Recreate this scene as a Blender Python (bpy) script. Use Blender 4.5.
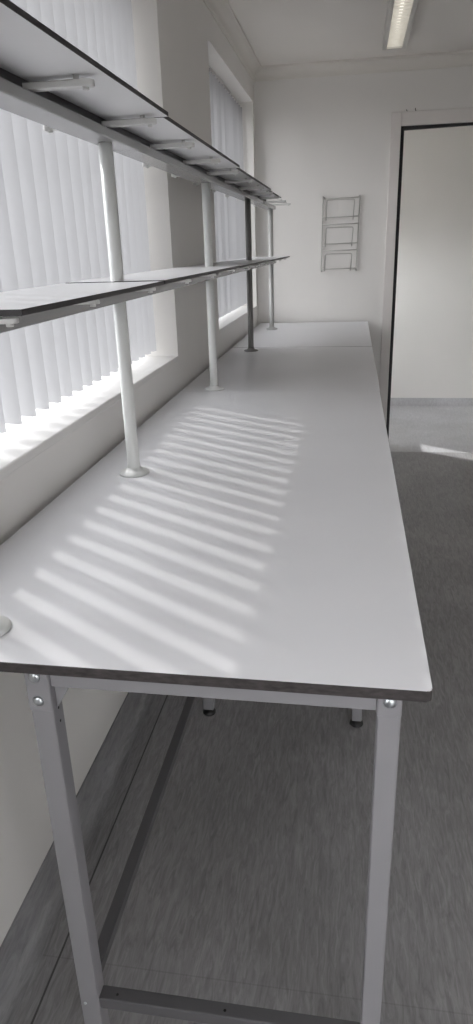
import bpy, bmesh, math, random
from mathutils import Vector, Matrix
random.seed(7)
SC = bpy.context.scene
COL = SC.collection
for o in list(bpy.data.objects):
    bpy.data.objects.remove(o)

# ------------------------------------------------------------------ camera
cam_d = bpy.data.cameras.new('camera')
cam = bpy.data.objects.new('camera', cam_d)
COL.objects.link(cam)
ROT = ((0.98691, -0.02894, 0.15866), (0.15829, 0.36225, -0.91854), (-0.03089, 0.93163, 0.36209))
cam.matrix_world = Matrix.Translation((-0.10996, -0.71544, 1.40806)) @ Matrix(ROT).to_4x4()
cam_d.sensor_fit = 'VERTICAL'
cam_d.sensor_height = 36.0
cam_d.lens = 681.83 / 1024 * 36.0
cam_d.clip_start = 0.02
SC.camera = cam

# ------------------------------------------------------------------ sky, sun, exposure
SKY = 10.5
SUN = 2.3
EXPOSURE = 1.42
w = bpy.data.worlds.new('overcast_sky')
SC.world = w
w.use_nodes = True
bg = w.node_tree.nodes['Background']
bg.inputs[0].default_value = (0.985, 0.985, 1.0, 1)
bg.inputs[1].default_value = SKY
# bright sky above the horizon, darker ground below it
wnt = w.node_tree
wtc = wnt.nodes.new('ShaderNodeTexCoord')
wsx = wnt.nodes.new('ShaderNodeSeparateXYZ')
wr = wnt.nodes.new('ShaderNodeValToRGB')
wr.color_ramp.elements[0].position = 0.47; wr.color_ramp.elements[0].color = (0.16, 0.155, 0.15, 1)
wr.color_ramp.elements[1].position = 0.54; wr.color_ramp.elements[1].color = (0.97, 0.98, 1.0, 1)
wm = wnt.nodes.new('ShaderNodeMath'); wm.operation = 'MULTIPLY_ADD'; wm.inputs[1].default_value = 0.5; wm.inputs[2].default_value = 0.5
wnt.links.new(wtc.outputs['Generated'], wsx.inputs[0])
wnt.links.new(wsx.outputs[2], wm.inputs[0]); wnt.links.new(wm.outputs[0], wr.inputs[0])
wnt.links.new(wr.outputs[0], bg.inputs[0])
sun_d = bpy.data.lights.new('sun', 'SUN')
sun_d.energy = SUN
sun_d.angle = math.radians(0.9)
sun_d.color = (1.0, 0.98, 0.95)
sun = bpy.data.objects.new('sun', sun_d)
COL.objects.link(sun)
SUN_DIR = Vector((1.0, -0.645, -0.885))
sun.rotation_euler = SUN_DIR.to_track_quat('-Z', 'Y').to_euler()
sun.location = (-6, 5, 7)
vs = SC.view_settings
vs.view_transform = 'Standard'
vs.look = 'None'
vs.exposure = EXPOSURE
vs.gamma = 1.0
vs.use_curve_mapping = False
SC.cycles.use_denoising = True
SC.cycles.max_bounces = 14
SC.cycles.diffuse_bounces = 8
SC.cycles.transmission_bounces = 8
SC.cycles.transparent_max_bounces = 12
SC.cycles.caustics_reflective = False
SC.cycles.caustics_refractive = False

# ------------------------------------------------------------------ materials
def mat(name, col, rough=0.5, metal=0.0, spec=0.5, noise=0.0, nscale=(8, 8, 8), bump=0.0, bscale=200.0, ndet=3.0):
    m = bpy.data.materials.new(name)
    m.use_nodes = True
    nt = m.node_tree
    b = nt.nodes['Principled BSDF']
    b.inputs['Base Color'].default_value = (*col, 1)
    b.inputs['Roughness'].default_value = rough
    b.inputs['Metallic'].default_value = metal
    b.inputs['Specular IOR Level'].default_value = spec
    tc = nt.nodes.new('ShaderNodeTexCoord')
    if noise:
        mp = nt.nodes.new('ShaderNodeMapping')
        mp.inputs['Scale'].default_value = nscale
        nt.links.new(tc.outputs['Object'], mp.inputs[0])
        n = nt.nodes.new('ShaderNodeTexNoise')
        n.inputs['Scale'].default_value = 1.0
        n.inputs['Detail'].default_value = ndet
        nt.links.new(mp.outputs[0], n.inputs['Vector'])
        r = nt.nodes.new('ShaderNodeValToRGB')
        r.color_ramp.elements[0].position = 0.3
        r.color_ramp.elements[1].position = 0.7
        r.color_ramp.elements[0].color = (*[max(0, c * (1 - noise)) for c in col], 1)
        r.color_ramp.elements[1].color = (*[min(1, c * (1 + noise)) for c in col], 1)
        nt.links.new(n.outputs['Fac'], r.inputs[0])
        nt.links.new(r.outputs[0], b.inputs['Base Color'])
    if bump:
        n2 = nt.nodes.new('ShaderNodeTexNoise')
        n2.inputs['Scale'].default_value = bscale
        nt.links.new(tc.outputs['Object'], n2.inputs['Vector'])
        bp = nt.nodes.new('ShaderNodeBump')
        bp.inputs['Strength'].default_value = bump
        bp.inputs['Distance'].default_value = 0.002
        nt.links.new(n2.outputs['Fac'], bp.inputs['Height'])
        nt.links.new(bp.outputs[0], b.inputs['Normal'])
    return m

M = {}
M['wall'] = mat('cream_wall_paint', (0.71, 0.695, 0.675), 0.55, noise=0.02, nscale=(2, 2, 2), bump=0.12, bscale=60)
M['ceiling'] = mat('ceiling_paint', (0.74, 0.715, 0.68), 0.7, noise=0.02, nscale=(1.5, 1.5, 1.5))
M['cornice'] = mat('cornice_paint', (0.68, 0.66, 0.62), 0.6)
M['sill'] = mat('white_gloss_paint', (0.66, 0.65, 0.635), 0.35, noise=0.02, nscale=(3, 3, 3))
M['laminate'] = mat('pale_grey_laminate', (0.655, 0.655, 0.675), 0.33, spec=0.5, noise=0.02, nscale=(3, 3, 3))
M['core'] = mat('dark_laminate_core', (0.035, 0.03, 0.03), 0.5, noise=0.6, nscale=(60, 20, 160), ndet=5)
M['shelf_lam'] = mat('pale_shelf_laminate', (0.68, 0.68, 0.69), 0.35, noise=0.02, nscale=(4, 4, 4))
M['shelf_under'] = mat('grey_shelf_backing', (0.66, 0.66, 0.67), 0.45)
M['arm'] = mat('grey_shelf_arm', (0.52, 0.52, 0.51), 0.4)
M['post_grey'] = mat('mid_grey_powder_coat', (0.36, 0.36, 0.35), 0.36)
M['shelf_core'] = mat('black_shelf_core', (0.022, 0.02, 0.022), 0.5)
M['frame'] = mat('grey_powder_coat', (0.235, 0.23, 0.243), 0.42, noise=0.03, nscale=(12, 12, 12))
M['frame_shaded'] = mat('grey_powder_coat_shaded', (0.10, 0.098, 0.103), 0.45, noise=0.03, nscale=(12, 12, 12))  # leg coat darkened: the shade under the bench is put into this grey
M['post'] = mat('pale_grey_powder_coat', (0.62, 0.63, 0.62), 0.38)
M['beam'] = mat('grey_anodised_beam', (0.25, 0.25, 0.25), 0.22, spec=0.9)
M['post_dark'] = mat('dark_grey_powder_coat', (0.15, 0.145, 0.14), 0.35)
M['bolt'] = mat('zinc_bolt', (0.55, 0.58, 0.6), 0.32, metal=1.0)
M['rubber'] = mat('black_rubber', (0.012, 0.012, 0.012), 0.45)
M['black'] = mat('black_seal', (0.006, 0.006, 0.007), 0.6)
M['arch'] = mat('architrave_paint', (0.66, 0.63, 0.61), 0.45, noise=0.02, nscale=(5, 5, 5))
M['rack'] = mat('grey_coated_wire', (0.46, 0.45, 0.43), 0.35, metal=0.3)
M['lamp_body'] = mat('lamp_enamel', (0.62, 0.61, 0.58), 0.4)
M['louvre'] = mat('lamp_louvre', (0.82, 0.81, 0.77), 0.3, metal=0.2)
M['tube'] = mat('glowing_tube', (0.9, 0.9, 0.88), 0.5)
M['tube'].node_tree.nodes['Principled BSDF'].inputs['Emission Color'].default_value = (1.0, 0.95, 0.87, 1)
M['tube'].node_tree.nodes['Principled BSDF'].inputs['Emission Strength'].default_value = 0.9
M['hole'] = mat('punched_hole', (0.004, 0.004, 0.004), 0.9)

# translucent blind fabric
m = bpy.data.materials.new('white_blind_fabric')
m.use_nodes = True
nt = m.node_tree
nt.nodes.remove(nt.nodes['Principled BSDF'])
df = nt.nodes.new('ShaderNodeBsdfDiffuse'); df.inputs[0].default_value = (0.40, 0.40, 0.41, 1)
tl = nt.nodes.new('ShaderNodeBsdfTranslucent'); tl.inputs[0].default_value = (0.78, 0.79, 0.82, 1)
mx = nt.nodes.new('ShaderNodeMixShader'); mx.inputs[0].default_value = 0.10
nt.links.new(df.outputs[0], mx.inputs[1]); nt.links.new(tl.outputs[0], mx.inputs[2])
nt.links.new(mx.outputs[0], nt.nodes['Material Output'].inputs[0])
M['blind'] = m

# thin glass: grey tint added to dim the daylight, clear for the passage window
def glass(name, tint):
    m = bpy.data.materials.new(name)
    m.use_nodes = True
    nt = m.node_tree
    nt.nodes.remove(nt.nodes['Principled BSDF'])
    tr = nt.nodes.new('ShaderNodeBsdfTransparent'); tr.inputs[0].default_value = (*tint, 1)
    gl = nt.nodes.new('ShaderNodeBsdfGlossy'); gl.inputs['Roughness'].default_value = 0.02
    mx = nt.nodes.new('ShaderNodeMixShader'); mx.inputs[0].default_value = 0.06
    nt.links.new(tr.outputs[0], mx.inputs[1]); nt.links.new(gl.outputs[0], mx.inputs[2])
    nt.links.new(mx.outputs[0], nt.nodes['Material Output'].inputs[0])
    return m
M['glass'] = glass('tinted_window_glass', (0.50, 0.50, 0.50))
M['glass_clear'] = glass('clear_window_glass', (0.95, 0.96, 0.96))

# streaked vinyl floor with weld lines
def vinyl(name, dark, light, seams):
    m = bpy.data.materials.new(name)
    m.use_nodes = True
    nt = m.node_tree
    b = nt.nodes['Principled BSDF']
    b.inputs['Roughness'].default_value = 0.38
    b.inputs['Specular IOR Level'].default_value = 0.45
    tc = nt.nodes.new('ShaderNodeTexCoord')
    mp = nt.nodes.new('ShaderNodeMapping')
    mp.inputs['Scale'].default_value = (85, 13, 40)
    nt.links.new(tc.outputs['Object'], mp.inputs[0])
    n = nt.nodes.new('ShaderNodeTexNoise')
    n.inputs['Scale'].default_value = 1.0
    n.inputs['Detail'].default_value = 6
    n.inputs['Roughness'].default_value = 0.65
    n.inputs['Distortion'].default_value = 1.2
    nt.links.new(mp.outputs[0], n.inputs['Vector'])
    r = nt.nodes.new('ShaderNodeValToRGB')
    r.color_ramp.elements[0].position = 0.32
    r.color_ramp.elements[1].position = 0.68
    r.color_ramp.elements[0].color = (*dark, 1)
    r.color_ramp.elements[1].color = (*light, 1)
    nt.links.new(n.outputs['Fac'], r.inputs[0])
    # large soft wear
    n2 = nt.nodes.new('ShaderNodeTexNoise')
    n2.inputs['Scale'].default_value = 2.2
    n2.inputs['Detail'].default_value = 3
    nt.links.new(tc.outputs['Object'], n2.inputs['Vector'])
    mr = nt.nodes.new('ShaderNodeMapRange')
    mr.inputs['From Min'].default_value = 0.3; mr.inputs['From Max'].default_value = 0.7
    mr.inputs['To Min'].default_value = 0.86; mr.inputs['To Max'].default_value = 1.12
    nt.links.new(n2.outputs['Fac'], mr.inputs['Value'])
    mul = nt.nodes.new('ShaderNodeMix'); mul.data_type = 'RGBA'; mul.blend_type = 'MULTIPLY'
    mul.inputs[0].default_value = 1.0
    nt.links.new(r.outputs[0], mul.inputs[6]); nt.links.new(mr.outputs[0], mul.inputs[7])
    last = mul.outputs[2]
    sx = nt.nodes.new('ShaderNodeSeparateXYZ')
    nt.links.new(tc.outputs['Object'], sx.inputs[0])
    for axis, pos, wid in seams:
        c = nt.nodes.new('ShaderNodeMath'); c.operation = 'COMPARE'
        c.inputs[1].default_value = pos; c.inputs[2].default_value = wid
        nt.links.new(sx.outputs[axis], c.inputs[0])
        mm = nt.nodes.new('ShaderNodeMix'); mm.data_type = 'RGBA'
        ml = nt.nodes.new('ShaderNodeMath'); ml.operation = 'MULTIPLY'; ml.inputs[1].default_value = 0.75 if axis == 0 else 0.15
        nt.links.new(c.outputs[0], ml.inputs[0])
        nt.links.new(ml.outputs[0], mm.inputs[0])
        nt.links.new(last, mm.inputs[6])
        mm.inputs[7].default_value = (0.015, 0.014, 0.014, 1)
        last = mm.outputs[2]
    nt.links.new(last, b.inputs['Base Color'])
    return m
M['vinyl'] = vinyl('streaked_grey_vinyl', (0.205, 0.20, 0.206), (0.345, 0.338, 0.346), [(0, -0.690, 0.0022), (1, 0.222, 0.0015)])
M['vinyl_skirt'] = vinyl('grey_vinyl_skirting', (0.20, 0.197, 0.205), (0.31, 0.306, 0.315), [])
M['vinyl_lit'] = vinyl('streaked_grey_vinyl_lit', (0.40, 0.40, 0.415), (0.52, 0.52, 0.54), [])  # paler copy of the room vinyl: passage daylight is put into the colour

# ------------------------------------------------------------------ helpers
def add_box(bm, x0, x1, y0, y1, z0, z1, bev=0.0, seg=2, mi=0):
    v = [bm.verts.new(p) for p in ((x0, y0, z0), (x1, y0, z0), (x1, y1, z0), (x0, y1, z0), (x0, y0, z1), (x1, y0, z1), (x1, y1, z1), (x0, y1, z1))]
    fs = [bm.faces.new([v[i] for i in q]) for q in ((3, 2, 1, 0), (4, 5, 6, 7), (0, 1, 5, 4), (1, 2, 6, 5), (2, 3, 7, 6), (3, 0, 4, 7))]
    for f in fs:
        f.material_index = mi
    if bev:
        es = list({e for f in fs for e in f.edges})
        bmesh.ops.bevel(bm, geom=es, offset=bev, segments=seg, profile=0.5, affect='EDGES')
    return fs

def add_lathe(bm, cx, cy, prof, n=28):
    rings = []
    for r, z in prof:
        rings.append([bm.verts.new((cx + r * math.cos(2 * math.pi * i / n), cy + r * math.sin(2 * math.pi * i / n), z)) for i in range(n)])
    for a, b in zip(rings, rings[1:]):
        for i in range(n):
            f = bm.faces.new((a[i], a[(i + 1) % n], b[(i + 1) % n], b[i]))
            f.smooth = True
    bm.faces.new(list(reversed(rings[0])))
    bm.faces.new(rings[-1])

def add_tube(bm, pts, r, n=10, closed=False):
    pts = [Vector(p) for p in pts]
    rings = []
    N = len(pts)
    for i, p in enumerate(pts):
        if closed:
            t = (pts[(i + 1) % N] - pts[i - 1]).normalized()
        else:
            t = (pts[min(i + 1, N - 1)] - pts[max(i - 1, 0)]).normalized()
        up = Vector((0, 0, 1)) if abs(t.z) < 0.9 else Vector((0, 1, 0))
        a = t.cross(up).normalized(); b = t.cross(a).normalized()
        rings.append([bm.verts.new(p + a * (r * math.cos(2 * math.pi * k / n)) + b * (r * math.sin(2 * math.pi * k / n))) for k in range(n)])
    idx = list(range(N)) + ([0] if closed else [])
    for i, j in zip(idx, idx[1:]):
        for k in range(n):
            f = bm.faces.new((rings[i][k], rings[i][(k + 1) % n], rings[j][(k + 1) % n], rings[j][k]))
            f.smooth = True
    if not closed:
        bm.faces.new(rings[0]); bm.faces.new(rings[-1])

def add_dome(bm, c, axis, r, h, n=16, rings=5):
    """domed bolt head at c, bulging along axis"""
    axis = Vector(axis).normalized()
    up = Vector((0, 0, 1)) if abs(axis.z) < 0.9 else Vector((1, 0, 0))
    a = axis.cross(up).normalized(); b = axis.cross(a).normalized()
    c = Vector(c); prev = None
    for k in range(rings):
        th = (math.pi / 2) * k / rings
        rr = r * math.cos(th); hh = h * math.sin(th)
        ring = [bm.verts.new(c + axis * hh + a * rr * math.cos(2 * math.pi * i / n) + b * rr * math.sin(2 * math.pi * i / n)) for i in range(n)]
        if prev:
            for i in range(n):
                f = bm.faces.new((prev[i], prev[(i + 1) % n], ring[(i + 1) % n], ring[i])); f.smooth = True
        else:
            bm.faces.new(list(reversed(ring)))
        prev = ring
    top = bm.verts.new(c + axis * h)
    for i in range(n):
        f = bm.faces.new((prev[i], prev[(i + 1) % n], top)); f.smooth = True

def add_prism(bm, poly, z0, z1, bev=0.0):
    """poly in xy, extruded in z"""
    lo = [bm.verts.new((x, y, z0)) for x, y in poly]
    hi = [bm.verts.new((x, y, z1)) for x, y in poly]
    n = len(poly)
    fs = [bm.faces.new(list(reversed(lo))), bm.faces.new(hi)]
    for i in range(n):
        fs.append(bm.faces.new((lo[i], lo[(i + 1) % n], hi[(i + 1) % n], hi[i])))
    if bev:
        es = list(fs[0].edges) + list(fs[1].edges)
        bmesh.ops.bevel(bm, geom=es, offset=bev, segments=2, profile=0.5, affect='EDGES')
    return fs

def obj(name, bm, mats, parent=None, label=None):
    me = bpy.data.meshes.new(name)
    bmesh.ops.recalc_face_normals(bm, faces=bm.faces)
    bm.to_mesh(me); bm.free()
    for mm in (mats if isinstance(mats, (list, tuple)) else [mats]):
        me.materials.append(mm)
    o = bpy.data.objects.new(name, me)
    COL.objects.link(o)
    if parent:
        o.parent = parent
        o.matrix_parent_inverse = Matrix.Translation(parent.location).inverted()
    if label:
        o['label'] = label
    return o

def struct(name, bm, mats, parent=None):
    o = obj(name, bm, mats, parent)
    if not parent:
        o['kind'] = 'structure'
    return o

def thing(name, label, cat, loc, group=None):
    o = bpy.data.objects.new(name, None)
    o.empty_display_size = 0.1
    COL.objects.link(o)
    o.location = loc
    o['label'] = label; o['category'] = cat
    if group:
        o['group'] = group
    bpy.context.view_layer.update()
    return o

def tag(o, label, cat, group=None):
    o['label'] = label; o['category'] = cat
    if group:
        o['group'] = group

# ------------------------------------------------------------------ room dimensions
XW = -0.768          # inner face of the window wall
XO = -1.04           # its outer face
YF = 4.262           # near face of the end wall
YF2 = 4.318          # its far face (passage side)
YP = 5.66            # passage wall
ZC = 2.452           # ceiling
XR = 2.6             # right wall
YB = -2.6            # back wall
SILL1, SILL2 = 1.024, 1.020
HEAD = 2.262
W1 = (-2.30, 1.888)   # first window, along y
W2 = (2.758, 4.205)  # second window
W3 = (4.46, 5.31)    # passage window
SILL3 = 1.05
HEAD3 = 1.63
DX0, DX1, DZ = 0.160, 1.02, 2.083   # doorway

# floor, one sheet per room, joined under the doorway
bm = bmesh.new(); add_box(bm, XW - 0.02, XR + 0.1, YB - 0.1, YF - 0.13, -0.06, 0.0)
struct('floor', bm, M['vinyl'])
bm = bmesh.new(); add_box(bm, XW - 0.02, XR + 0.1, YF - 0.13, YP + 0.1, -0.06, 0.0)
struct('floor_passage', bm, M['vinyl_lit'])
bm = bmesh.new(); add_box(bm, XO - 0.02, XR + 0.12, YB - 0.12, YP + 0.12, ZC, ZC + 0.08)
struct('ceiling', bm, M['ceiling'])

# window wall with three openings
bm = bmesh.new()
ya, yb = YB - 0.1, YP + 0.1
segs = [(ya, W1[0], None), (W1[0], W1[1], SILL1), (W1[1], W2[0], None), (W2[0], W2[1], SILL2), (W2[1], W3[0], None), (W3[0], W3[1], SILL3), (W3[1], yb, None)]
for a, b, s in segs:
    if s is None:
        add_box(bm, XO, XW, a, b, -0.06, ZC)
    else:
        add_box(bm, XO, XW, a, b, -0.06, s - 0.02)
        add_box(bm, XO, XW, a, b, HEAD3 if s == SILL3 else HEAD, ZC)
bmesh.ops.remove_doubles(bm, verts=bm.verts, dist=1e-5)
struct('wall_left', bm, M['wall'])

# end wall with doorway
bm = bmesh.new()
add_box(bm, XW, DX0, YF, YF2, -0.06, ZC)
add_box(bm, DX1, XR, YF, YF2, -0.06, ZC)
add_box(bm, DX0, DX1, YF, YF2, DZ, ZC)
struct('wall_far', bm, M['wall'])
bm = bmesh.new(); add_box(bm, XW, XR, YP, YP + 0.1, -0.06, ZC)
struct('wall_passage', bm, M['wall'])
bm = bmesh.new()
add_box(bm, XR, XR + 0.1, YB - 0.1, 4.5, -0.06, ZC); add_box(bm, XR, XR + 0.1, 5.5, YP + 0.1, -0.06, ZC)
add_box(bm, XR, XR + 0.1, 4.5, 5.5, -0.06, 0.08); add_box(bm, XR, XR + 0.1, 4.5, 5.5, 1.0, ZC)
struct('wall_right', bm, M['wall'])
bm = bmesh.new()
BX0, BX1, BZ0, BZ1 = 0.4, 2.4, 0.08, 2.2      # unseen glazed opening added behind the camera for fill daylight
add_box(bm, XW, BX0, YB - 0.1, YB, -0.06, ZC); add_box(bm, BX1, XR, YB - 0.1, YB, -0.06, ZC)
add_box(bm, BX0, BX1, YB - 0.1, YB, -0.06, BZ0); add_box(bm, BX0, BX1, YB - 0.1, YB, BZ1, ZC)
struct('wall_back', bm, M['wall'])

# coved cornice
def cornice(name, path_fn, length):
    """profile: (out from wall, down from ceiling)"""
    prof = [(0.0, 0.072), (0.006, 0.072), (0.006, 0.066)]
    for k in range(9):
        a = (math.pi / 2) * k / 8
        prof.append((0.010 + 0.044 * (1 - math.cos(a)), 0.060 - 0.046 * math.sin(a)))
    prof += [(0.060, 0.012), (0.060, 0.0), (0.0, 0.0)]
    bm = bmesh.new()
    ends = []
    for t in (0, 1):
        ends.append([bm.verts.new(path_fn(t, o, dn)) for o, dn in prof])
    n = len(prof)
    for i in range(n):
        bm.faces.new((ends[0][i], ends[0][(i + 1) % n], ends[1][(i + 1) % n], ends[1][i]))
    bm.faces.new(ends[0]); bm.faces.new(ends[1])
    return struct(name, bm, M['cornice'])
cornice('trim_1', lambda t, o, dn: (XW + o, (YB, YF - o)[t], ZC - dn), 0)
cornice('trim_2', lambda t, o, dn: ((XW + o, XR)[t], YF - o, ZC - dn), 0)

# coved vinyl skirting of the window wall and of the passage
def skirting(name, p0, p1, out, h, m):
    """vinyl turned up the wall: cove of radius 0.035 then upright sheet"""
    bm = bmesh.new()
    prof = [(0.0, 0.0), (0.040, 0.0), (0.040, 0.0015)]
    R_ = 0.034
    for k in range(1, 9):
        a = (math.pi / 2) * k / 8
        prof.append((0.040 - R_ * math.sin(a) , 0.0015 + R_ * (1 - math.cos(a))))
    prof += [(0.004, h), (0.0, h)]
    o = Vector(out); rows = []
    for p in (p0, p1):
        rows.append([bm.verts.new(Vector(p) + o * a + Vector((0, 0, b))) for a, b in prof])
    n = len(prof)
    for i in range(n):
        bm.faces.new((rows[0][i], rows[0][(i + 1) % n], rows[1][(i + 1) % n], rows[1][i]))
    bm.faces.new(rows[0]); bm.faces.new(rows[1])
    return struct(name, bm, m)
skirting('baseboard_left', (XW, YB, 0), (XW, YF, 0), (1, 0, 0), 0.118, M['vinyl_skirt'])
skirting('baseboard_far', (XW, YF, 0), (DX0 - 0.065, YF, 0), (0, -1, 0), 0.10, M['vinyl_skirt'])
skirting('baseboard_passage', (XW, YP, 0), (XR, YP, 0), (0, -1, 0), 0.070, M['vinyl_lit'])

# window sills and windows
def sill(name, y0, y1, z):
    bm = bmesh.new()
    add_box(bm, -0.975, XW + 0.001, y0, y1, z - 0.022, z, 0.004, 2)
    return struct(name, bm, M['sill'])
sill('trim_3', W1[0], W1[1], SILL1)
sill('trim_4', W2[0], W2[1], SILL2)
sill('trim_5', W3[0], W3[1], SILL3)
def window(name, y0, y1, z0, mull, HEAD=HEAD, g='glass'):
    e = bpy.data.objects.new(name, None); COL.objects.link(e)
    e['kind'] = 'structure'; e.location = (-1.0, (y0 + y1) / 2, z0)
    bpy.context.view_layer.update()
    bm = bmesh.new()
    x0, x1, f = -1.03, -0.975, 0.04
    add_box(bm, x0, x1, y0, y1, z0 - 0.0, z0 + f, 0.003)
    add_box(bm, x0, x1, y0, y1, HEAD - f, HEAD, 0.003)
    for yy in [y0 + f / 2, y1 - f / 2] + mull:
        add_box(bm, x0, x1, yy - f / 2, yy + f / 2, z0 + f, HEAD - f, 0.003)
    obj('window_frame', bm, M['sill'], e)
    bm = bmesh.new()
    add_box(bm, -1.005, -1.001, y0 + 0.02, y1 - 0.02, z0 + 0.02, HEAD - 0.02)
    obj('window_pane', bm, M[g], e)
window('window_1', W1[0], W1[1], SILL1 - 0.02, [-0.6])
window('window_2', W2[0], W2[1], SILL2 - 0.02, [])
window('window_3', W3[0], W3[1], SILL3 - 0.02, [], HEAD3, 'glass_clear')

def glazing(name, p0, p1, z0, z1, nmull):
    """unseen glazed screen added for daylight, between two floor points"""
    e = bpy.data.objects.new(name, None); COL.objects.link(e); e['kind'] = 'structure'
    e.location = ((p0[0] + p1[0]) / 2, (p0[1] + p1[1]) / 2, z0)
    bpy.context.view_layer.update()
    def seg(bm, t0, t1, za, zb, d):
        a = [p0[i] + (p1[i] - p0[i]) * t0 for i in (0, 1)]; b = [p0[i] + (p1[i] - p0[i]) * t1 for i in (0, 1)]
        add_box(bm, min(a[0], b[0]) - d * (p0[0] == p1[0]), max(a[0], b[0]) + d * (p0[0] == p1[0]), min(a[1], b[1]) - d * (p0[1] == p1[1]), max(a[1], b[1]) + d * (p0[1] == p1[1]), za, zb)
    L = math.dist(p0, p1); f = 0.05
    bm = bmesh.new()
    seg(bm, 0, 1, z0, z0 + f, 0.025); seg(bm, 0, 1, z1 - f, z1, 0.025)
    for k in range(nmull + 2):
        t = k / (nmull + 1) * (1 - f / L)
        seg(bm, t, t + f / L, z0 + f, z1 - f, 0.025)
    obj('window_frame', bm, M['sill'], e)
    bm = bmesh.new(); seg(bm, 0.005, 0.995, z0 + 0.02, z1 - 0.02, 0.002)
    obj('window_pane', bm, M['glass'], e)
glazing('fill_glazing_back', (BX0, YB - 0.05), (BX1, YB - 0.05), BZ0, BZ1, 2)  # unseen, added to bring fill daylight in from behind the camera
glazing('fill_glazing_passage', (XR + 0.05, 4.5), (XR + 0.05, 5.5), 0.08, 1.0, 0)  # unseen, added at the passage end to brighten its floor and wall

# architrave and black seal around the doorway
door = bpy.data.objects.new('door_1', None); COL.objects.link(door); door['kind'] = 'structure'
door.location = (DX0, YF, 0); bpy.context.view_layer.update()
aw = 0.062
bm = bmesh.new()
add_box(bm, DX0 - aw, DX0, YF - 0.017, YF, 0.0, DZ + 0.078, 0.003)
obj('architrave', bm, M['arch'], door)
bm = bmesh.new()
add_box(bm, DX1, DX1 + aw, YF - 0.017, YF, 0.0, DZ + 0.078, 0.003)
obj('architrave', bm, M['arch'], door)
bm = bmesh.new()
add_box(bm, DX0, DX1, YF - 0.017, YF, DZ, DZ + 0.078, 0.003)
obj('architrave', bm, M['arch'], door)
bm = bmesh.new()
add_box(bm, DX0, DX0 + 0.022, YF + 0.002, YF + 0.022, 0.0, DZ, 0.001)
obj('door_seal', bm, M['black'], door, 'black seal strip up the jamb')
bm = bmesh.new()
z1 = DZ
poly = [(DX0 + 0.022, z1), (DX1, z1), (DX1, z1 - 0.008), (DX0 + 0.022, z1 - 0.022)]
lo = [bm.verts.new((x, YF + 0.005, z)) for x, z in poly]; hi = [bm.verts.new((x, YF + 0.03, z)) for x, z in poly]
bm.faces.new(lo); bm.faces.new(hi)
for i in range(4):
    bm.faces.new((lo[i], lo[(i + 1) % 4], hi[(i + 1) % 4], hi[i]))
obj('door_seal', bm, M['black'], door, 'black seal strip under the head')

# ------------------------------------------------------------------ vertical blinds
def slat_mesh(z0, z1, theta, width=0.089, x=0.0):
    """one fabric slat about the origin: shallow arc in plan, sewn weight pocket at the foot"""
    bm = bmesh.new()
    n = 6; cols = []
    ct, st = math.cos(theta), math.sin(theta)
    zs = [z0, z0 + 0.004, z0 + 0.035, z0 + 0.037, z1]
    for i in range(n + 1):
        u = (i / n - 0.5)
        s = u * width; sag = 0.0085 * (1 - 4 * u * u)
        px, py = s * ct - sag * st, s * st + sag * ct
        ro = 0.004 if i in (0, n) else 0.0
        cols.append([bm.verts.new((px, py, z + (ro if k == 0 else 0))) for k, z in enumerate(zs)])
    for a, b in zip(cols, cols[1:]):
        for k in range(len(zs) - 1):
            f = bm.faces.new((a[k], b[k], b[k + 1], a[k + 1])); f.smooth = True
    me = bpy.data.meshes.new('slat')
    bm.to_mesh(me); bm.free()
    me.materials.append(M['blind'])
    return me

def blind(label, y_start, y_end, pitch, phase, xc, zb, zt, theta, jitter):
    t = thing('vertical_blind', label, 'blind', (xc, (y_start + y_end) / 2, zt + 0.02))
    bm = bmesh.new()
    add_box(bm, xc - 0.022, xc + 0.022, y_start + 0.006, y_end - 0.006, zt + 0.006, HEAD, 0.002)
    obj('headrail', bm, M['sill'], t)
    y = y_start + phase
    cache = {}
    while y < y_end - 0.022:
        k = random.choice((-1, 0, 0, 0, 1)) if jitter else 0
        th = theta + math.radians(jitter) * k
        if k not in cache:
            cache[k] = slat_mesh(zb - zt, 0.0, th)
        o = bpy.data.objects.new('slat', cache[k]); COL.objects.link(o)
        o.parent = t
        o.location = (0, y - t.location.y, -0.02)
        y += pitch
    return t
PHASE1 = 0.015
blind('open white vertical blind hanging in the near window beside the shelves', -0.53, 1.885, 0.0752, PHASE1, -0.875, SILL1 + 0.026, HEAD - 0.03, math.radians(-8), 0)
blind('narrower white vertical blind nearly closed in the far window', 2.761, 4.202, 0.0752, 0.05, -0.875, SILL2 + 0.016, HEAD - 0.03, math.radians(29), 7)

# ------------------------------------------------------------------ workbench
YL = 4.246; XB = -0.749; ZT = 0.900; TH = 0.0158
bench = thing('workbench', 'long pale grey laminate workbench on grey steel legs under the windows', 'workbench', (-0.3, 0.0, 0.0))
def worktop(y0, y1, near=False):
    bm = bmesh.new()
    r = 0.007
    if near:
        poly = [(XB, y0), (-r, y0)]
        for k in range(1, 7):
            a = -math.pi / 2 + (math.pi / 2) * k / 6
            poly.append((-r + r * math.cos(a), y0 + r + r * math.sin(a)))
        poly += [(0, y1), (XB, y1)]
    else:
        poly = [(XB, y0), (0, y0), (0, y1), (XB, y1)]
    add_prism(bm, poly, ZT - TH, ZT, 0.0012)
    bm.normal_update()
    bmesh.ops.recalc_face_normals(bm, faces=bm.faces)
    for f in bm.faces:
        f.material_index = 0 if f.normal.z > 0.9 else 1
    return obj('worktop', bm, [M['laminate'], M['core']], bench)
worktop(0.0, 1.8195, True)
worktop(1.8200, 3.0005)
worktop(3.0075, YL)

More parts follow.
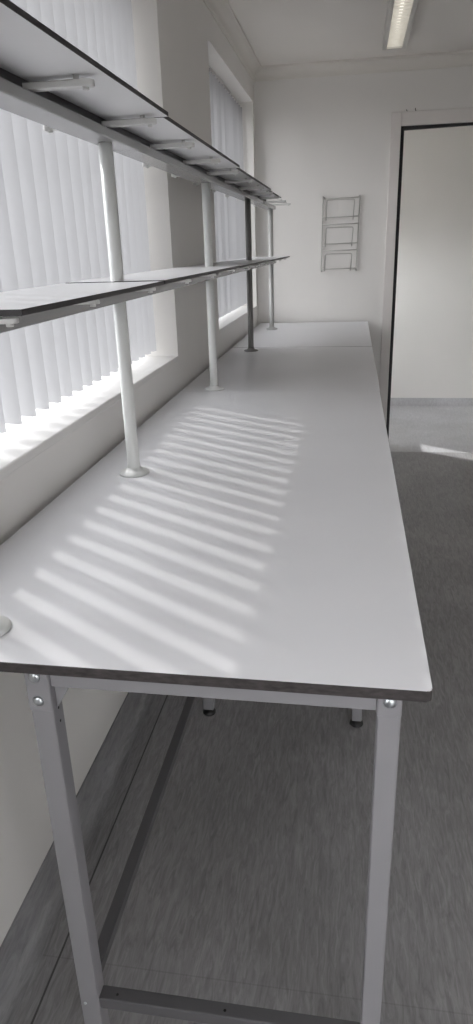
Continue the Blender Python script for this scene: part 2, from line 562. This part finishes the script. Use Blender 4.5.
XLL, XLR = -0.5465, -0.062       # outer-left faces of the left and right legs
LW = 0.030
FR = [0.031, 1.055, 2.05, 3.10, 4.18]
def tube_box(bm, *a):
    add_box(bm, *a, 0.0025, 2)
for i, y in enumerate(FR):
    LW = 0.034
    for x in (XLL, XLR if i == 0 else XLR - 0.012):
        LW = 0.034 if x == XLL else 0.030
        bm = bmesh.new()
        tube_box(bm, x, x + LW, y, y + 0.032, 0.022, ZT - TH)
        leg = obj('leg', bm, M['frame'], bench)
        bm = bmesh.new()
        add_lathe(bm, x + LW / 2, y + 0.016, [(0.019, 0.0), (0.021, 0.003), (0.020, 0.010), (0.013, 0.015), (0.007, 0.016), (0.006, 0.026)], 20)
        obj('foot', bm, M['rubber'], leg, 'black rubber foot')
        if i == 0:
            # sleeve bracket clipped over the head of the leg
            bm = bmesh.new()
            b = 0.0015
            z0 = 0.800 if x == XLL else 0.835
            tube_box(bm, x - b, x + LW + b * 0.2, y - b, y + 0.033, z0, ZT - TH - 0.0005)
            obj('leg_sleeve', bm, M['frame'], leg)
            for zz in ((0.858, 0.818) if x == XLL else (0.858,)):
                bm = bmesh.new()
                add_dome(bm, (x + 0.0145, y - b, zz), (0, -1, 0), 0.0082, 0.0045)
                obj('bolt', bm, M['bolt'], leg, 'silver domed bolt')
            if x == XLL:
                bm = bmesh.new()
                add_dome(bm, (x + 0.009, y, 0.178), (0, -1, 0), 0.003, 0.002)
                obj('bolt', bm, M['bolt'], leg, 'small silver rivet near the floor')
                for zz in (0.795, 0.772):
                    bm = bmesh.new()
                    add_dome(bm, (x + LW, y + 0.017, zz), (1, 0, 0), 0.0022, 0.0004, 10, 2)
                    obj('screw_hole', bm, M['hole'], leg, 'small dark screw hole')
    LW = 0.034
    # aprons across
    bm = bmesh.new()
    tube_box(bm, XLL + LW, XLR if i == 0 else XLR - 0.012, y + 0.003, y + 0.028, 0.840, ZT - TH)
    obj('apron', bm, M['frame'], bench)
    # low crossbar across
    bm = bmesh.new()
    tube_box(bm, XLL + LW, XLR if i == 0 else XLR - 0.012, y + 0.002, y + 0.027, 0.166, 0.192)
    cb = obj('crossbar', bm, M['frame_shaded'], bench, 'shade-darkened low crossbar')
    if i == 0:
        for xx in (-0.482, -0.290, -0.100):
            bm = bmesh.new()
            add_dome(bm, (xx, y + 0.013, 0.192), (0, 0, 1), 0.0026, 0.0003, 12, 2)
            obj('screw_hole', bm, M['hole'], cb, 'small dark screw hole')
# gusset plates in the front corners
bm = bmesh.new()
v0 = [(-0.511, 0.842), (-0.487, 0.842), (-0.495, 0.826), (-0.511, 0.800)]
lo = [bm.verts.new((x, 0.042, z)) for x, z in v0]; hi = [bm.verts.new((x, 0.054, z)) for x, z in v0]
bm.faces.new(lo); bm.faces.new(hi)
for i in range(4):
    bm.faces.new((lo[i], lo[(i + 1) % 4], hi[(i + 1) % 4], hi[i]))
obj('gusset', bm, M['frame'], bench)
# long rails
for x in (XLL, XLR):
    bm = bmesh.new(); tube_box(bm, x + 0.002, x + 0.028, 0.064, 4.178, 0.842, ZT - TH)
    obj('side_apron', bm, M['frame'], bench)
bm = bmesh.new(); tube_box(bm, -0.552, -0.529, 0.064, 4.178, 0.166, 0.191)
obj('stretcher', bm, M['frame_shaded'], bench, 'shade-darkened long low stretcher bar on the wall side')

# ------------------------------------------------------------------ two-tier shelving on the bench
XP = -0.624
PY = [0.0774, 0.8137, 1.852, 2.872, 3.853]
ZL, ZU = 1.345, 1.663     # tops of the lower and the upper shelf boards
rack = thing('bench_shelving', 'two-tier open shelf rack on round posts bolted along the bench', 'shelving', (XP, 2.0, ZT))
for i, y in enumerate(PY):
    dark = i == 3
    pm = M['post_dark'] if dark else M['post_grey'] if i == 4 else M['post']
    r = 0.0148
    bm = bmesh.new()
    add_lathe(bm, XP, y, [(r + 0.002, ZT + 0.006), (r, ZT + 0.03), (r, 1.617)], 24)
    p = obj('post', bm, pm, rack, 'dark grey post' if dark else None)
    bm = bmesh.new()
    add_lathe(bm, XP, y, [(0.037, ZT + 0.0003), (0.037, ZT + 0.003), (0.033, ZT + 0.0065), (0.024, ZT + 0.009), (0.0172, ZT + 0.013), (0.0165, ZT + 0.016)], 32)
    obj('flange', bm, pm, p)
for zb, zt in ((1.305, 1.327), (1.617, 1.636)):
    bm = bmesh.new()
    add_box(bm, XP - 0.030, XP + 0.030, -0.35, 3.885, zb, zt, 0.003)
    obj('beam', bm, M['beam'], rack)
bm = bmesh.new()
add_box(bm, XP - 0.014, XP + 0.014, -0.30, 3.52, 1.6345, 1.6545)  # dark strip added where the gap above the beam is only in shadow
obj('shadow_strip', bm, M['shelf_core'], rack, 'dark strip for the shadow between beam and upper boards')
def board(y0, y1, zt, dx, th=0.008, hw=0.114):
    bm = bmesh.new()
    add_prism(bm, [(XP - hw + dx, y0), (XP + hw + dx, y0), (XP + hw + dx, y1), (XP - hw + dx, y1)], zt - th, zt, 0.0006)
    bmesh.ops.recalc_face_normals(bm, faces=bm.faces)
    bm.normal_update()
    for f in bm.faces:
        f.material_index = 0 if f.normal.z > 0.9 else 2 if f.normal.z < -0.9 else 1
    obj('shelf_board', bm, [M['shelf_lam'], M['shelf_core'], M['shelf_under']], rack)
board(0.100, 0.784, ZL, 0.0)
board(0.798, 1.850, ZL + 0.001, -0.001)
board(1.854, 2.870, ZL, 0.0)
board(2.874, 3.900, ZL, 0.001)
board(-0.30, 0.800, ZU, 0.027)
board(0.806, 1.800, ZU, 0.015)
board(1.806, 2.868, ZU, 0.001)
board(2.872, 3.520, ZU, -0.014)
def arm_mesh(z0, z1):
    hw, L, Lb = 0.010, (0.124 if z0 > 1.5 else 0.098), 0.112
    poly = []
    for k in range(9):
        a = -math.pi / 2 + math.pi * k / 8
        poly.append((L - hw + hw * math.cos(a), hw * math.sin(a)))
    for k in range(9):
        a = math.pi / 2 + math.pi * k / 8
        poly.append((-Lb + hw + hw * math.cos(a), hw * math.sin(a)))
    bm = bmesh.new()
    add_prism(bm, poly, z0, z1, 0.0015)
    return bm
AY = [0.12, 0.42, 0.77, 1.12, 1.47, 1.82, 2.17, 2.52, 2.87, 3.22, 3.56, 3.86]
for zlo, zhi, ys in ((1.3265, 1.3335, AY), (1.6385, 1.6485, AY)):
    proto = None
    for y in ys:
        if proto is None:
            bm = arm_mesh(zlo, zhi)
            proto = obj('shelf_arm', bm, M['arm'], rack)
            proto.location.x = XP; proto.location.y = y
            kids = []
            for sx in (-1, 1):
                bm = bmesh.new()
                xs = (0.110 if zlo > 1.5 else 0.086) if sx > 0 else -0.098
                add_lathe(bm, xs, 0, [(0.0045, zlo - 0.004), (0.005, zlo - 0.003), (0.005, zlo + 0.001)], 12)
                k = obj('clamp_screw', bm, M['arm'])
                k.parent = proto
                kids.append(k)
                bm = bmesh.new()
                add_lathe(bm, xs - sx * 0.014, 0, [(0.0045, zhi - 0.001), (0.0045, (ZL if zlo < 1.5 else ZU) - 0.0082)], 12)
                k = obj('board_pad', bm, M['arm'])
                k.parent = proto
                kids.append(k)
        else:
            c = proto.copy(); COL.objects.link(c); c.parent = rack
            c.matrix_parent_inverse = proto.matrix_parent_inverse.copy()
            c.location.y = y
            for k in kids:
                d = k.copy(); COL.objects.link(d); d.parent = c
                d.matrix_parent_inverse = k.matrix_parent_inverse.copy()

# ------------------------------------------------------------------ wire rack on the end wall
wr = thing('wire_rack', 'three-tier grey wire leaflet rack mounted on the end wall', 'rack', (-0.2, YF, 1.235))
yw = YF - 0.012
def side_rod(x0, x1):
    bm = bmesh.new()
    pts = [(x1 + (0.010 if x1 < -0.2 else -0.010), YF - 0.004, 1.688), (x1, YF - 0.006, 1.697), (x1, yw - 0.016, 1.697), (x1, yw - 0.018, 1.690), (x1, yw, 1.68), (x0, yw, 1.250), (x0, yw - 0.002, 1.238), (x0, YF - 0.002, 1.236)]
    add_tube(bm, pts, 0.0042, 10)
    return obj('side_rod', bm, M['rack'], wr)
side_rod(-0.325, -0.319); side_rod(-0.091, -0.081)
def lx(z): return -0.325 + 0.006 * (z - 1.238) / 0.457
def rx(z): return -0.091 + 0.010 * (z - 1.238) / 0.457
for z in (1.684, 1.571, 1.527, 1.407, 1.364, 1.248):
    bm = bmesh.new()
    add_tube(bm, [(lx(z), yw - 0.004, z), (rx(z), yw - 0.004, z + 0.003)], 0.0032, 8)
    obj('cross_wire', bm, M['rack'], wr)
for zt, zb in ((1.676, 1.553), (1.508, 1.389), (1.345, 1.236)):
    # front hoop of each pocket, leaning out from the rack
    bm = bmesh.new()
    a, b = lx(zt) + 0.027, rx(zt) - 0.034
    pts = [(a - 0.006, yw - 0.010, zb), (a - 0.001, yw - 0.034, zt - 0.010), (a + 0.001, yw - 0.036, zt - 0.003), (a + 0.007, yw - 0.036, zt), (b - 0.007, yw - 0.036, zt), (b - 0.001, yw - 0.036, zt - 0.003), (b + 0.001, yw - 0.034, zt - 0.010), (b - 0.006, yw - 0.010, zb)]
    add_tube(bm, pts, 0.0030, 8)
    obj('pocket_hoop', bm, M['rack'], wr)

# ------------------------------------------------------------------ ceiling lamp (louvred fluorescent batten)
def lamp(x0, x1, y0, y1, label):
    t = thing('ceiling_lamp', label, 'lamp', ((x0 + x1) / 2, (y0 + y1) / 2, ZC))
    z0 = ZC - 0.058
    bm = bmesh.new()
    add_box(bm, x0, x0 + 0.022, y0, y1, z0, ZC, 0.003)
    add_box(bm, x1 - 0.022, x1, y0, y1, z0, ZC, 0.003)
    add_box(bm, x0, x1, y0, y0 + 0.012, z0, ZC, 0.002)
    add_box(bm, x0, x1, y1 - 0.012, y1, z0, ZC, 0.002)
    add_box(bm, x0 + 0.02, x1 - 0.02, y0, y1, ZC - 0.012, ZC)
    obj('housing', bm, M['lamp_body'], t)
    y = y0 + 0.03
    while y < y1 - 0.02:
        bm = bmesh.new()
        add_box(bm, x0 + 0.022, x1 - 0.022, y, y + 0.003, z0 + 0.002, z0 + 0.012)
        obj('louvre_blade', bm, M['louvre'], t)
        y += 0.046
    bm = bmesh.new()
    xm = (x0 + x1) / 2
    add_tube(bm, [(xm, y0 + 0.03, ZC - 0.028), (xm, y1 - 0.03, ZC - 0.028)], 0.008, 12)
    obj('tube', bm, M['tube'], t)
    return t
lamp(0.014, 0.140, 2.42, 3.79, 'slim white louvred fluorescent lamp on the ceiling')

# two small nails left on top of the door architrave
for nx, hz in ((0.190, 0.010), (0.243, 0.016)):
    bm = bmesh.new()
    zz = DZ + 0.078
    add_tube(bm, [(nx + 0.004, YF + 0.004, zz + 0.004), (nx + 0.002, YF - 0.004, zz + 0.004), (nx, YF - 0.009, zz + 0.005), (nx - 0.002, YF - 0.012, zz + hz)], 0.0022, 8)
    o = obj('nail', bm, M['hole'])
    tag(o, 'short dark nail above the doorway corner' if nx < 0.2 else 'longer bent dark nail above the doorway, right of the short one', 'nail', 'nails above the door frame')
